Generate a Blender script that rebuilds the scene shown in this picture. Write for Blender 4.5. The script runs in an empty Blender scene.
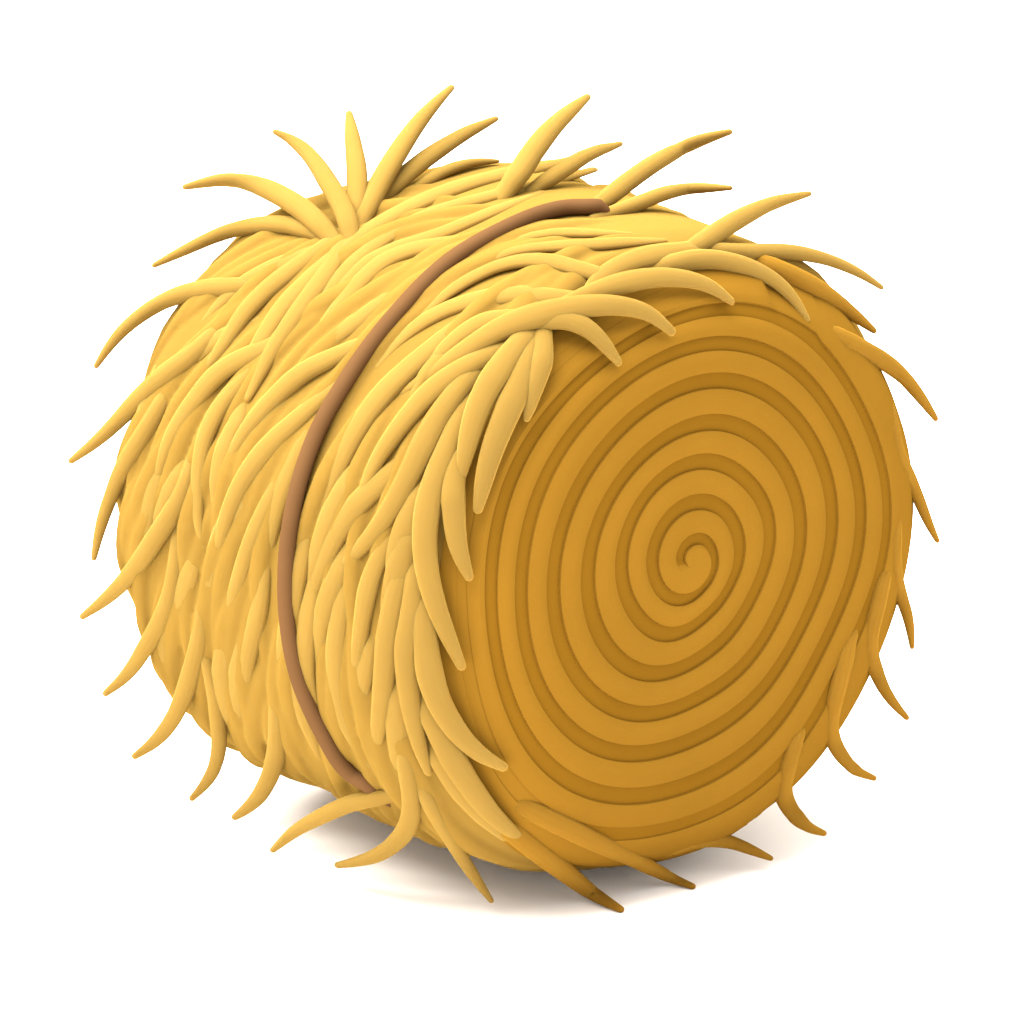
import bpy, bmesh, math, random
random.seed(7)
C = bpy.context.scene.collection
K = 0.7                      # radius of the bale in metres
LEN, RIM, BUL, NH = 1.8200, 0.3620, 0.0260, 6
FB = [0.02764,-0.002551,0.03906,-0.01983,0.02017,-0.01117,0.0172,-0.01022,0.001662,-0.01745,0.007941,-0.003346,-0.01391]
FF = [-0.007414,-0.004383,-0.0008793,-0.02227,0.007622,0.001571,-0.008621,-0.01028,-0.004839,0.0069,0.007854,-0.00157,-0.002135]
ZG = -1.03637
CAM_POS = (10.18773, -8.10449, 3.43215); CAM_PITCH = 0.25800; CAM_AZ = -0.67200; FPX = 4297.30
CX, CY = -0.0346, 0.0375
GROOVE = [(-1.757, 0.0444), (-1.005, 0.0691), (-0.025, 0.0710), (1.068, 0.0589), (1.980, 0.0653), (2.881, 0.0814), (3.623, 0.1073), (4.345, 0.1543), (4.956, 0.1799), (5.339, 0.1834), (5.791, 0.1978), (6.328, 0.1917), (6.806, 0.1847), (7.281, 0.1697), (7.670, 0.1628), (8.126, 0.1579), (8.994, 0.1588), (9.677, 0.2083), (9.913, 0.2185), (10.457, 0.2478), (10.862, 0.2835), (11.165, 0.3001), (11.425, 0.2989), (11.785, 0.3126), (12.111, 0.3252), (12.549, 0.3223), (12.700, 0.3242), (13.161, 0.2953), (13.693, 0.2956), (14.011, 0.2846), (14.422, 0.2588), (15.162, 0.2602), (15.870, 0.3273), (16.156, 0.3387), (16.654, 0.3773), (16.977, 0.4151), (17.283, 0.4279), (17.612, 0.4185), (17.890, 0.4188), (18.232, 0.4181), (18.572, 0.4320), (18.833, 0.4419), (18.961, 0.4446), (19.263, 0.4336), (19.715, 0.4151), (20.102, 0.4051), (20.398, 0.4015), (20.703, 0.3908), (21.193, 0.3883), (21.716, 0.4099), (22.106, 0.4539), (22.375, 0.4697), (22.787, 0.4815), (23.138, 0.5341), (23.412, 0.5609), (23.657, 0.5551), (23.881, 0.5520), (24.161, 0.5427), (24.497, 0.5449), (24.836, 0.5632), (25.117, 0.5737), (25.264, 0.5803), (25.528, 0.5679), (25.846, 0.5536), (26.187, 0.5415), (26.511, 0.5339), (26.725, 0.5260), (26.975, 0.5161), (27.333, 0.5002), (27.802, 0.5131), (28.158, 0.5587), (28.601, 0.5951), (28.950, 0.5965), (29.287, 0.6306), (29.525, 0.6798), (29.836, 0.6687), (30.045, 0.6650), (30.175, 0.6710), (30.463, 0.6725), (30.767, 0.6609), (31.074, 0.6706), (31.410, 0.6871), (31.603, 0.6878), (31.902, 0.6791), (32.159, 0.6607), (32.475, 0.6380), (32.740, 0.6447), (32.974, 0.6472), (33.068, 0.6462), (33.295, 0.6380), (33.638, 0.6072), (33.872, 0.6342), (34.279, 0.6749), (34.604, 0.7327), (34.882, 0.7333), (35.217, 0.7152), (35.517, 0.7403), (35.816, 0.7554), (36.071, 0.7634), (36.338, 0.7515), (36.432, 0.7645), (36.651, 0.7665), (36.918, 0.7504), (37.155, 0.7451), (37.371, 0.7514), (37.702, 0.7741), (37.900, 0.7968), (38.151, 0.7907), (38.426, 0.8056)]
BAND = [(0.112, 1.4327), (-0.043, 1.4884), (-0.291, 1.4683), (-0.491, 1.4636), (-0.711, 1.4512), (-0.946, 1.4652), (-1.120, 1.4915), (-1.325, 1.5100), (-1.498, 1.5209), (-1.674, 1.5240), (-1.854, 1.5085), (-2.021, 1.4605), (-2.156, 1.4265), (-2.249, 1.3677)]
STALKS = [
 ('s', [(-0.323,0.604,1.022,0.0177), (-0.419,0.546,0.988,0.0310), (-0.409,0.400,0.981,0.0440), (-0.328,0.200,0.990,0.0464), (-0.275,0.027,0.989,0.0488), (-0.232,-0.132,0.976,0.0511), (-0.201,-0.275,0.953,0.0474), (-0.184,-0.402,0.917,0.0437), (-0.174,-0.512,0.867,0.0401), (-0.160,-0.609,0.803,0.0283), (-0.139,-0.699,0.732,0.0166)]),
 ('s', [(-0.306,0.578,0.976,0.0160), (-0.229,0.370,0.978,0.0277), (-0.132,0.149,0.986,0.0390), (-0.083,-0.031,0.986,0.0412), (-0.077,-0.174,0.973,0.0434), (-0.078,-0.305,0.948,0.0457), (-0.078,-0.428,0.908,0.0425), (-0.071,-0.543,0.854,0.0393), (-0.062,-0.642,0.784,0.0361), (-0.066,-0.725,0.707,0.0255), (-0.087,-0.801,0.628,0.0150)]),
 ('s', [(-0.043,0.149,0.988,0.0147), (0.021,0.000,0.983,0.0255), (0.066,-0.132,0.974,0.0361), (0.092,-0.247,0.960,0.0383), (0.085,-0.336,0.938,0.0406), (0.056,-0.409,0.915,0.0429), (0.016,-0.476,0.891,0.0401), (-0.011,-0.544,0.858,0.0372), (-0.021,-0.610,0.810,0.0342), (-0.025,-0.674,0.755,0.0242), (-0.028,-0.735,0.700,0.0142)]),
 ('s', [(0.253,-0.204,0.962,0.0150), (0.222,-0.277,0.945,0.0262), (0.183,-0.345,0.930,0.0374), (0.135,-0.407,0.917,0.0400), (0.080,-0.464,0.898,0.0425), (0.047,-0.528,0.869,0.0450), (0.038,-0.597,0.824,0.0419), (0.042,-0.666,0.772,0.0389), (0.042,-0.726,0.716,0.0358), (0.031,-0.777,0.657,0.0253), (0.015,-0.826,0.598,0.0149)]),
 ('s', [(0.202,-0.539,0.844,0.0134), (0.195,-0.578,0.820,0.0234), (0.191,-0.619,0.797,0.0333), (0.188,-0.661,0.774,0.0356), (0.173,-0.694,0.747,0.0378), (0.155,-0.725,0.721,0.0400), (0.132,-0.754,0.693,0.0374), (0.109,-0.782,0.665,0.0347), (0.087,-0.806,0.634,0.0321), (0.071,-0.829,0.598,0.0227), (0.062,-0.854,0.561,0.0134)]),
 ('s', [(0.555,-0.526,0.841,0.0160), (0.550,-0.600,0.794,0.0279), (0.540,-0.672,0.746,0.0398), (0.525,-0.740,0.698,0.0425), (0.494,-0.794,0.644,0.0452), (0.463,-0.844,0.584,0.0479), (0.436,-0.888,0.519,0.0447), (0.415,-0.927,0.448,0.0416), (0.393,-0.956,0.371,0.0384), (0.367,-0.977,0.290,0.0272), (0.342,-0.996,0.207,0.0161)]),
 ('s', [(0.702,-0.841,0.502,0.0143), (0.675,-0.878,0.459,0.0250), (0.640,-0.912,0.416,0.0358), (0.605,-0.947,0.374,0.0383), (0.555,-0.970,0.326,0.0408), (0.507,-0.988,0.272,0.0434), (0.465,-1.002,0.212,0.0406), (0.428,-1.013,0.148,0.0378), (0.391,-1.017,0.080,0.0350), (0.352,-1.016,0.009,0.0249), (0.317,-1.015,-0.063,0.0147)]),
 ('s', [(0.845,-0.194,0.816,0.0131), (0.825,-0.286,0.833,0.0229), (0.790,-0.364,0.848,0.0326), (0.738,-0.427,0.858,0.0348), (0.663,-0.472,0.860,0.0370), (0.589,-0.519,0.851,0.0392), (0.518,-0.568,0.831,0.0367), (0.458,-0.621,0.800,0.0341), (0.410,-0.676,0.756,0.0315), (0.378,-0.731,0.702,0.0223), (0.360,-0.787,0.642,0.0131)]),
 ('s', [(0.810,-0.143,0.873,0.0117), (0.784,-0.215,0.893,0.0204), (0.742,-0.273,0.911,0.0292), (0.677,-0.311,0.926,0.0312), (0.600,-0.340,0.935,0.0332), (0.532,-0.378,0.931,0.0352), (0.479,-0.429,0.913,0.0329), (0.445,-0.489,0.885,0.0306), (0.421,-0.550,0.851,0.0282), (0.403,-0.608,0.808,0.0199), (0.391,-0.666,0.762,0.0117)]),
 ('s', [(0.664,0.049,0.959,0.0111), (0.656,-0.021,0.963,0.0194), (0.643,-0.086,0.966,0.0277), (0.628,-0.148,0.967,0.0295), (0.596,-0.196,0.965,0.0313), (0.556,-0.238,0.961,0.0332), (0.509,-0.275,0.955,0.0310), (0.466,-0.314,0.947,0.0288), (0.431,-0.357,0.934,0.0266), (0.401,-0.402,0.913,0.0188), (0.379,-0.452,0.891,0.0111)]),
 ('s', [(0.586,-0.020,0.975,0.0104), (0.568,-0.053,0.976,0.0182), (0.549,-0.085,0.977,0.0260), (0.526,-0.114,0.978,0.0277), (0.495,-0.136,0.977,0.0295), (0.465,-0.159,0.976,0.0312), (0.436,-0.182,0.974,0.0292), (0.412,-0.210,0.969,0.0271), (0.390,-0.238,0.963,0.0250), (0.367,-0.266,0.954,0.0177), (0.348,-0.296,0.945,0.0104)]),
 ('s', [(0.679,0.286,0.921,0.0135), (0.706,0.198,0.928,0.0235), (0.727,0.115,0.934,0.0334), (0.742,0.039,0.939,0.0355), (0.742,-0.025,0.941,0.0376), (0.742,-0.087,0.939,0.0397), (0.744,-0.150,0.933,0.0369), (0.751,-0.213,0.921,0.0342), (0.761,-0.271,0.901,0.0315), (0.774,-0.325,0.875,0.0222), (0.791,-0.378,0.847,0.0130)]),
 ('s', [(0.781,-0.416,0.821,0.0123), (0.772,-0.469,0.819,0.0215), (0.756,-0.517,0.817,0.0307), (0.730,-0.557,0.815,0.0327), (0.690,-0.588,0.809,0.0348), (0.654,-0.618,0.799,0.0368), (0.628,-0.652,0.780,0.0344), (0.609,-0.687,0.754,0.0319), (0.592,-0.720,0.722,0.0295), (0.569,-0.747,0.688,0.0209), (0.547,-0.775,0.656,0.0123)]),
 ('s', [(0.706,-0.541,0.795,0.0123), (0.696,-0.576,0.781,0.0214), (0.684,-0.611,0.768,0.0306), (0.669,-0.645,0.755,0.0327), (0.642,-0.670,0.740,0.0347), (0.619,-0.697,0.725,0.0368), (0.599,-0.724,0.707,0.0343), (0.586,-0.749,0.684,0.0319), (0.575,-0.773,0.656,0.0294), (0.568,-0.795,0.626,0.0208), (0.567,-0.819,0.594,0.0122)]),
 ('s', [(0.508,-0.990,0.193,0.0145), (0.502,-0.998,0.123,0.0253), (0.495,-1.008,0.052,0.0363), (0.486,-1.018,-0.019,0.0388), (0.464,-1.016,-0.095,0.0413), (0.444,-1.010,-0.173,0.0439), (0.429,-0.998,-0.251,0.0411), (0.420,-0.982,-0.329,0.0383), (0.416,-0.959,-0.406,0.0354), (0.424,-0.928,-0.476,0.0251), (0.446,-0.896,-0.539,0.0148)]),
 ('s', [(0.625,-0.993,-0.013,0.0130), (0.615,-0.994,-0.050,0.0227), (0.609,-0.998,-0.085,0.0325), (0.604,-1.005,-0.120,0.0347), (0.589,-1.003,-0.159,0.0370), (0.572,-1.000,-0.199,0.0392), (0.554,-0.995,-0.239,0.0367), (0.536,-0.987,-0.281,0.0341), (0.515,-0.976,-0.324,0.0316), (0.493,-0.961,-0.369,0.0224), (0.473,-0.947,-0.413,0.0132)]),
 ('s', [(-0.221,-0.416,0.901,0.0145), (-0.250,-0.459,0.881,0.0254), (-0.276,-0.503,0.861,0.0363), (-0.301,-0.548,0.842,0.0387), (-0.339,-0.584,0.819,0.0412), (-0.382,-0.618,0.796,0.0437), (-0.423,-0.651,0.771,0.0408), (-0.458,-0.686,0.742,0.0380), (-0.488,-0.718,0.707,0.0351), (-0.513,-0.750,0.668,0.0248), (-0.531,-0.785,0.628,0.0146)]),
 ('s', [(-0.244,-0.738,0.687,0.0136), (-0.286,-0.759,0.662,0.0239), (-0.324,-0.783,0.638,0.0342), (-0.360,-0.810,0.615,0.0366), (-0.405,-0.830,0.589,0.0389), (-0.445,-0.851,0.560,0.0413), (-0.479,-0.872,0.527,0.0386), (-0.504,-0.894,0.490,0.0359), (-0.524,-0.913,0.450,0.0332), (-0.539,-0.929,0.407,0.0235), (-0.547,-0.948,0.364,0.0138)]),
 ('o', [(-0.215,-0.482,0.855,0.0274), (-0.285,-0.478,0.885,0.0311), (-0.353,-0.476,0.916,0.0348), (-0.438,-0.465,0.941,0.0364), (-0.525,-0.459,0.960,0.0359), (-0.614,-0.456,0.975,0.0354), (-0.693,-0.465,0.988,0.0334), (-0.745,-0.496,0.998,0.0298), (-0.777,-0.543,1.002,0.0263), (-0.804,-0.593,0.995,0.0203), (-0.830,-0.644,0.984,0.0125)]),
 ('o', [(-0.223,-0.461,0.868,0.0246), (-0.311,-0.469,0.878,0.0279), (-0.398,-0.478,0.890,0.0312), (-0.498,-0.481,0.892,0.0327), (-0.594,-0.491,0.882,0.0322), (-0.673,-0.514,0.866,0.0317), (-0.723,-0.556,0.849,0.0299), (-0.750,-0.610,0.829,0.0267), (-0.771,-0.667,0.805,0.0234), (-0.793,-0.722,0.780,0.0181), (-0.817,-0.775,0.754,0.0112)]),
 ('o', [(-0.153,-0.484,0.857,0.0245), (-0.199,-0.464,0.893,0.0277), (-0.242,-0.446,0.930,0.0309), (-0.302,-0.420,0.962,0.0324), (-0.366,-0.399,0.992,0.0319), (-0.435,-0.378,1.020,0.0314), (-0.508,-0.355,1.048,0.0297), (-0.583,-0.334,1.073,0.0266), (-0.655,-0.322,1.097,0.0235), (-0.714,-0.327,1.118,0.0182), (-0.754,-0.350,1.136,0.0113)]),
 ('o', [(-0.267,-0.411,0.889,0.0261), (-0.291,-0.390,0.920,0.0296), (-0.313,-0.369,0.952,0.0330), (-0.350,-0.337,0.981,0.0345), (-0.388,-0.305,1.010,0.0339), (-0.432,-0.273,1.038,0.0334), (-0.481,-0.240,1.066,0.0315), (-0.534,-0.207,1.093,0.0283), (-0.586,-0.175,1.121,0.0250), (-0.641,-0.141,1.148,0.0194), (-0.697,-0.106,1.176,0.0120)]),
 ('o', [(-0.221,-0.459,0.866,0.0275), (-0.255,-0.403,0.907,0.0311), (-0.288,-0.348,0.950,0.0348), (-0.336,-0.280,0.988,0.0364), (-0.383,-0.210,1.026,0.0360), (-0.432,-0.136,1.062,0.0355), (-0.484,-0.056,1.098,0.0335), (-0.536,0.026,1.132,0.0301), (-0.586,0.110,1.164,0.0267), (-0.634,0.199,1.194,0.0207), (-0.682,0.291,1.221,0.0129)]),
 ('o', [(-0.383,-0.274,0.932,0.0265), (-0.396,-0.217,0.957,0.0300), (-0.409,-0.162,0.983,0.0335), (-0.436,-0.096,1.005,0.0350), (-0.462,-0.028,1.026,0.0345), (-0.491,0.044,1.045,0.0340), (-0.522,0.120,1.061,0.0321), (-0.554,0.199,1.076,0.0288), (-0.583,0.277,1.090,0.0255), (-0.609,0.355,1.101,0.0198), (-0.626,0.428,1.113,0.0122)]),
 ('o', [(-0.056,-0.009,0.975,0.0292), (-0.068,0.032,1.004,0.0330), (-0.079,0.072,1.033,0.0369), (-0.106,0.125,1.059,0.0385), (-0.134,0.177,1.086,0.0379), (-0.165,0.234,1.111,0.0374), (-0.199,0.296,1.134,0.0353), (-0.233,0.361,1.155,0.0316), (-0.265,0.428,1.174,0.0279), (-0.297,0.498,1.192,0.0217), (-0.330,0.569,1.208,0.0134)]),
 ('o', [(-0.086,0.131,0.982,0.0235), (-0.088,0.167,0.996,0.0266), (-0.088,0.202,1.011,0.0297), (-0.100,0.247,1.022,0.0310), (-0.113,0.294,1.033,0.0305), (-0.129,0.343,1.044,0.0300), (-0.149,0.395,1.053,0.0283), (-0.168,0.449,1.059,0.0253), (-0.185,0.503,1.064,0.0224), (-0.198,0.555,1.066,0.0173), (-0.204,0.602,1.070,0.0107)]),
 ('o', [(0.298,0.036,0.975,0.0258), (0.283,0.101,0.998,0.0292), (0.271,0.164,1.021,0.0327), (0.244,0.240,1.042,0.0342), (0.218,0.316,1.061,0.0337), (0.191,0.396,1.079,0.0332), (0.167,0.476,1.094,0.0314), (0.166,0.538,1.112,0.0281), (0.206,0.568,1.136,0.0247), (0.272,0.577,1.161,0.0190), (0.346,0.580,1.185,0.0117)]),
 ('o', [(0.344,0.042,0.976,0.0215), (0.339,0.098,0.983,0.0243), (0.336,0.153,0.990,0.0271), (0.321,0.219,0.995,0.0283), (0.305,0.285,1.001,0.0279), (0.287,0.353,1.006,0.0275), (0.273,0.420,1.008,0.0260), (0.280,0.471,1.010,0.0232), (0.320,0.493,1.016,0.0204), (0.381,0.498,1.025,0.0157), (0.446,0.498,1.034,0.0097)]),
 ('o', [(0.724,0.030,0.906,0.0252), (0.720,0.083,0.924,0.0285), (0.713,0.139,0.941,0.0318), (0.691,0.208,0.955,0.0333), (0.668,0.278,0.969,0.0328), (0.645,0.350,0.981,0.0324), (0.621,0.426,0.991,0.0306), (0.605,0.496,1.000,0.0274), (0.605,0.554,1.009,0.0242), (0.616,0.605,1.017,0.0187), (0.630,0.654,1.024,0.0115)]),
 ('o', [(0.676,0.103,0.933,0.0225), (0.704,0.160,0.926,0.0254), (0.727,0.223,0.916,0.0284), (0.723,0.309,0.901,0.0297), (0.707,0.407,0.887,0.0293), (0.687,0.509,0.871,0.0290), (0.675,0.605,0.850,0.0274), (0.681,0.684,0.826,0.0245), (0.703,0.746,0.799,0.0216), (0.728,0.800,0.767,0.0167), (0.752,0.852,0.728,0.0103)]),
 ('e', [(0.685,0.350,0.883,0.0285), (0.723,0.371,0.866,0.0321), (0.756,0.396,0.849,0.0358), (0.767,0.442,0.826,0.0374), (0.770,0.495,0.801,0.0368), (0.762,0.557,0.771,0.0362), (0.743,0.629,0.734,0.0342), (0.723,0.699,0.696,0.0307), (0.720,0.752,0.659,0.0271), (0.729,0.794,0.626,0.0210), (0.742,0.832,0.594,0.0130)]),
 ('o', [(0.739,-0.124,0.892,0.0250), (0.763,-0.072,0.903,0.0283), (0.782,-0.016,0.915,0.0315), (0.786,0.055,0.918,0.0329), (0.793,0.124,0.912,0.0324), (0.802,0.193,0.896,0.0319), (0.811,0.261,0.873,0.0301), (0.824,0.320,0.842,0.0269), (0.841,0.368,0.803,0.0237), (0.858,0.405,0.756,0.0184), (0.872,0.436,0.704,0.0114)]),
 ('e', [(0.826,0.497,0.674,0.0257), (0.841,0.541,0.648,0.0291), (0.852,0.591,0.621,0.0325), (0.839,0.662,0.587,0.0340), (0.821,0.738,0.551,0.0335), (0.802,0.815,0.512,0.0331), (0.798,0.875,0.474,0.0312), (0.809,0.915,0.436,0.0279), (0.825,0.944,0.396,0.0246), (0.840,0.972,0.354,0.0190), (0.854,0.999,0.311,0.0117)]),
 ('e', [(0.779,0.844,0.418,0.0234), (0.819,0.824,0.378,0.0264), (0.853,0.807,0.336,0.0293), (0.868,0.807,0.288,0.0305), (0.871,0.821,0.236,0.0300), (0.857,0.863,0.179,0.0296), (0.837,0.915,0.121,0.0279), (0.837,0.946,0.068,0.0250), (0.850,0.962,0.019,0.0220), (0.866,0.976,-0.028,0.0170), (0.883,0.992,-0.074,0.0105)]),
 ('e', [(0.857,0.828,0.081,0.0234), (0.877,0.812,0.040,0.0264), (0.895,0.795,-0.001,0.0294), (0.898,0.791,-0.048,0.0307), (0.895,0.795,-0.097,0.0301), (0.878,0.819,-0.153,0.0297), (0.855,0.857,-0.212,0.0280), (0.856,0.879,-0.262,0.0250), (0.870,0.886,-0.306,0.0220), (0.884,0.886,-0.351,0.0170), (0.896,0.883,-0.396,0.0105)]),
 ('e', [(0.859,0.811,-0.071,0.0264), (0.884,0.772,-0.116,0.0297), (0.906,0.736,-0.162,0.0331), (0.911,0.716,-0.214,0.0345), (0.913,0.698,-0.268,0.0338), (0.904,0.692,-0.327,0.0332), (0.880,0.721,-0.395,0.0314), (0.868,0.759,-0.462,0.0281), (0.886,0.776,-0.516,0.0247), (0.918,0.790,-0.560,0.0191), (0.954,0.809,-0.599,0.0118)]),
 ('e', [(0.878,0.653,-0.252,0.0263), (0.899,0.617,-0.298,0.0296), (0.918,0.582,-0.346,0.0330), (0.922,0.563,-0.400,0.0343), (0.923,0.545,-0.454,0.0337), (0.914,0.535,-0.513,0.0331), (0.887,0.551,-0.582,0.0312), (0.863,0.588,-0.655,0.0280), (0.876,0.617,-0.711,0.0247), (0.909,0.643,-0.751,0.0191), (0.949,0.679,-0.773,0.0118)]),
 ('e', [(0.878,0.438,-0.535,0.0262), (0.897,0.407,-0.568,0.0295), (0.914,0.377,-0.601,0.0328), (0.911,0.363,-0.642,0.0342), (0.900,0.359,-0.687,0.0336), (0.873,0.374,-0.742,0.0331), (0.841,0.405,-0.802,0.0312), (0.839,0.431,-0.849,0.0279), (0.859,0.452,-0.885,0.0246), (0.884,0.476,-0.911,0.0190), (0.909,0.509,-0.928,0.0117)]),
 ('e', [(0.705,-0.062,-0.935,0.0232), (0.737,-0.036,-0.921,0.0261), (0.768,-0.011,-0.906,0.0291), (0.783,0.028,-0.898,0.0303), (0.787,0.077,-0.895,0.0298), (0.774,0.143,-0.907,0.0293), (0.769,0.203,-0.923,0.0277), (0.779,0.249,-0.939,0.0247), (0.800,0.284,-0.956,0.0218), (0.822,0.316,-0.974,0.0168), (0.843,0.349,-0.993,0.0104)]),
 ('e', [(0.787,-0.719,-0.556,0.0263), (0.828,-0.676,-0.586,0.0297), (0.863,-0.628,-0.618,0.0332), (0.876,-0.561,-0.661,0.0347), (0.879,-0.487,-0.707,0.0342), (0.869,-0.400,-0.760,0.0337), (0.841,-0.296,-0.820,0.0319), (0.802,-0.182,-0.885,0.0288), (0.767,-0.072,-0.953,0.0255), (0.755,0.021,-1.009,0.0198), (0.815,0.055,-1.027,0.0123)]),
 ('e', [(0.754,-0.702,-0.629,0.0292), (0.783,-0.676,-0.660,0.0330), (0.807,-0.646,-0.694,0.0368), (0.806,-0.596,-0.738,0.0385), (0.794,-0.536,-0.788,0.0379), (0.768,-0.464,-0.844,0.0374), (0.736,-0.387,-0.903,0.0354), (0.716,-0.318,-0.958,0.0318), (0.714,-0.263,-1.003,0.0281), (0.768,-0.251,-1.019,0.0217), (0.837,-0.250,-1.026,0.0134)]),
 ('o', [(0.638,-0.877,-0.489,0.0222), (0.654,-0.866,-0.531,0.0250), (0.667,-0.854,-0.575,0.0279), (0.662,-0.827,-0.627,0.0291), (0.651,-0.791,-0.680,0.0287), (0.632,-0.745,-0.737,0.0283), (0.609,-0.697,-0.795,0.0267), (0.594,-0.655,-0.851,0.0239), (0.597,-0.624,-0.899,0.0211), (0.610,-0.601,-0.942,0.0163), (0.626,-0.579,-0.983,0.0101)]),
 ('o', [(0.634,-0.922,-0.343,0.0248), (0.647,-0.921,-0.398,0.0280), (0.656,-0.917,-0.455,0.0312), (0.643,-0.897,-0.520,0.0326), (0.617,-0.868,-0.591,0.0322), (0.573,-0.836,-0.669,0.0318), (0.512,-0.815,-0.746,0.0300), (0.435,-0.806,-0.814,0.0270), (0.349,-0.804,-0.870,0.0239), (0.255,-0.803,-0.914,0.0186), (0.156,-0.802,-0.953,0.0115)]),
 ('o', [(0.506,-0.827,-0.628,0.0211), (0.454,-0.840,-0.647,0.0238), (0.403,-0.854,-0.665,0.0266), (0.341,-0.860,-0.688,0.0278), (0.280,-0.865,-0.716,0.0274), (0.217,-0.868,-0.750,0.0270), (0.152,-0.869,-0.787,0.0255), (0.086,-0.869,-0.826,0.0229), (0.022,-0.868,-0.867,0.0202), (-0.041,-0.865,-0.914,0.0157), (-0.105,-0.860,-0.963,0.0097)]),
 ('o', [(0.071,-0.956,-0.350,0.0256), (0.066,-0.953,-0.399,0.0290), (0.057,-0.947,-0.451,0.0323), (0.027,-0.927,-0.511,0.0338), (-0.006,-0.905,-0.572,0.0333), (-0.045,-0.885,-0.634,0.0328), (-0.093,-0.867,-0.698,0.0310), (-0.147,-0.853,-0.761,0.0278), (-0.205,-0.843,-0.821,0.0246), (-0.271,-0.838,-0.875,0.0191), (-0.344,-0.835,-0.925,0.0118)]),
 ('o', [(-0.300,-0.975,-0.284,0.0232), (-0.285,-0.973,-0.336,0.0262), (-0.274,-0.968,-0.389,0.0292), (-0.286,-0.948,-0.451,0.0305), (-0.313,-0.921,-0.519,0.0301), (-0.352,-0.889,-0.591,0.0297), (-0.395,-0.855,-0.666,0.0280), (-0.444,-0.826,-0.742,0.0252), (-0.496,-0.810,-0.815,0.0222), (-0.543,-0.814,-0.876,0.0172), (-0.576,-0.838,-0.923,0.0107)]),
 ('o', [(-0.223,-0.999,-0.088,0.0259), (-0.228,-1.007,-0.151,0.0292), (-0.236,-1.012,-0.215,0.0326), (-0.269,-1.001,-0.288,0.0341), (-0.319,-0.986,-0.365,0.0337), (-0.379,-0.968,-0.444,0.0332), (-0.446,-0.949,-0.526,0.0314), (-0.516,-0.933,-0.606,0.0282), (-0.583,-0.930,-0.679,0.0250), (-0.636,-0.948,-0.737,0.0193), (-0.673,-0.986,-0.777,0.0120)]),
 ('o', [(-0.367,-0.998,0.062,0.0260), (-0.358,-1.014,0.006,0.0294), (-0.349,-1.028,-0.052,0.0327), (-0.365,-1.028,-0.117,0.0341), (-0.398,-1.023,-0.186,0.0336), (-0.454,-1.012,-0.260,0.0332), (-0.525,-1.000,-0.334,0.0314), (-0.598,-0.992,-0.406,0.0282), (-0.661,-0.991,-0.475,0.0249), (-0.707,-1.010,-0.531,0.0193), (-0.740,-1.046,-0.574,0.0119)]),
 ('o', [(-0.326,-0.946,0.314,0.0273), (-0.317,-0.980,0.257,0.0308), (-0.309,-1.010,0.198,0.0343), (-0.333,-1.025,0.133,0.0358), (-0.379,-1.037,0.067,0.0353), (-0.442,-1.041,-0.003,0.0348), (-0.519,-1.036,-0.078,0.0329), (-0.604,-1.030,-0.153,0.0295), (-0.683,-1.033,-0.222,0.0261), (-0.743,-1.056,-0.278,0.0203), (-0.786,-1.094,-0.323,0.0125)]),
 ('o', [(-0.541,-0.861,0.483,0.0277), (-0.537,-0.906,0.433,0.0312), (-0.535,-0.949,0.383,0.0347), (-0.557,-0.976,0.326,0.0362), (-0.593,-0.994,0.266,0.0356), (-0.650,-0.999,0.199,0.0351), (-0.707,-0.999,0.128,0.0332), (-0.740,-1.009,0.060,0.0297), (-0.756,-1.027,-0.004,0.0262), (-0.766,-1.043,-0.069,0.0202), (-0.776,-1.054,-0.136,0.0125)]),
 ('o', [(-0.434,-0.724,0.663,0.0305), (-0.438,-0.782,0.622,0.0344), (-0.444,-0.838,0.578,0.0382), (-0.480,-0.877,0.531,0.0399), (-0.531,-0.910,0.486,0.0393), (-0.599,-0.931,0.433,0.0387), (-0.678,-0.941,0.371,0.0365), (-0.737,-0.961,0.312,0.0327), (-0.771,-0.999,0.260,0.0288), (-0.800,-1.044,0.214,0.0223), (-0.830,-1.091,0.172,0.0138)]),
 ('o', [(-0.342,-0.645,0.746,0.0261), (-0.413,-0.673,0.736,0.0295), (-0.484,-0.702,0.727,0.0330), (-0.574,-0.718,0.712,0.0345), (-0.662,-0.735,0.691,0.0340), (-0.729,-0.766,0.665,0.0335), (-0.768,-0.811,0.636,0.0315), (-0.791,-0.862,0.601,0.0281), (-0.808,-0.910,0.561,0.0247), (-0.822,-0.952,0.513,0.0191), (-0.835,-0.988,0.460,0.0118)]),
 ('b', [(-0.342,-0.235,0.950,0.0170), (-0.306,-0.340,0.923,0.0271), (-0.281,-0.437,0.893,0.0371), (-0.272,-0.521,0.860,0.0399), (-0.281,-0.591,0.823,0.0428), (-0.296,-0.656,0.782,0.0457), (-0.320,-0.712,0.736,0.0428), (-0.336,-0.765,0.685,0.0400), (-0.345,-0.813,0.626,0.0351), (-0.358,-0.856,0.565,0.0282), (-0.389,-0.893,0.504,0.0168)]),
 ('b', [(-0.571,-0.073,0.969,0.0174), (-0.415,-0.241,0.943,0.0274), (-0.291,-0.384,0.910,0.0372), (-0.204,-0.497,0.870,0.0398), (-0.148,-0.588,0.823,0.0424), (-0.114,-0.665,0.774,0.0451), (-0.106,-0.728,0.722,0.0423), (-0.105,-0.783,0.666,0.0394), (-0.108,-0.833,0.607,0.0346), (-0.111,-0.876,0.544,0.0278), (-0.119,-0.913,0.479,0.0165)]),
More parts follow.
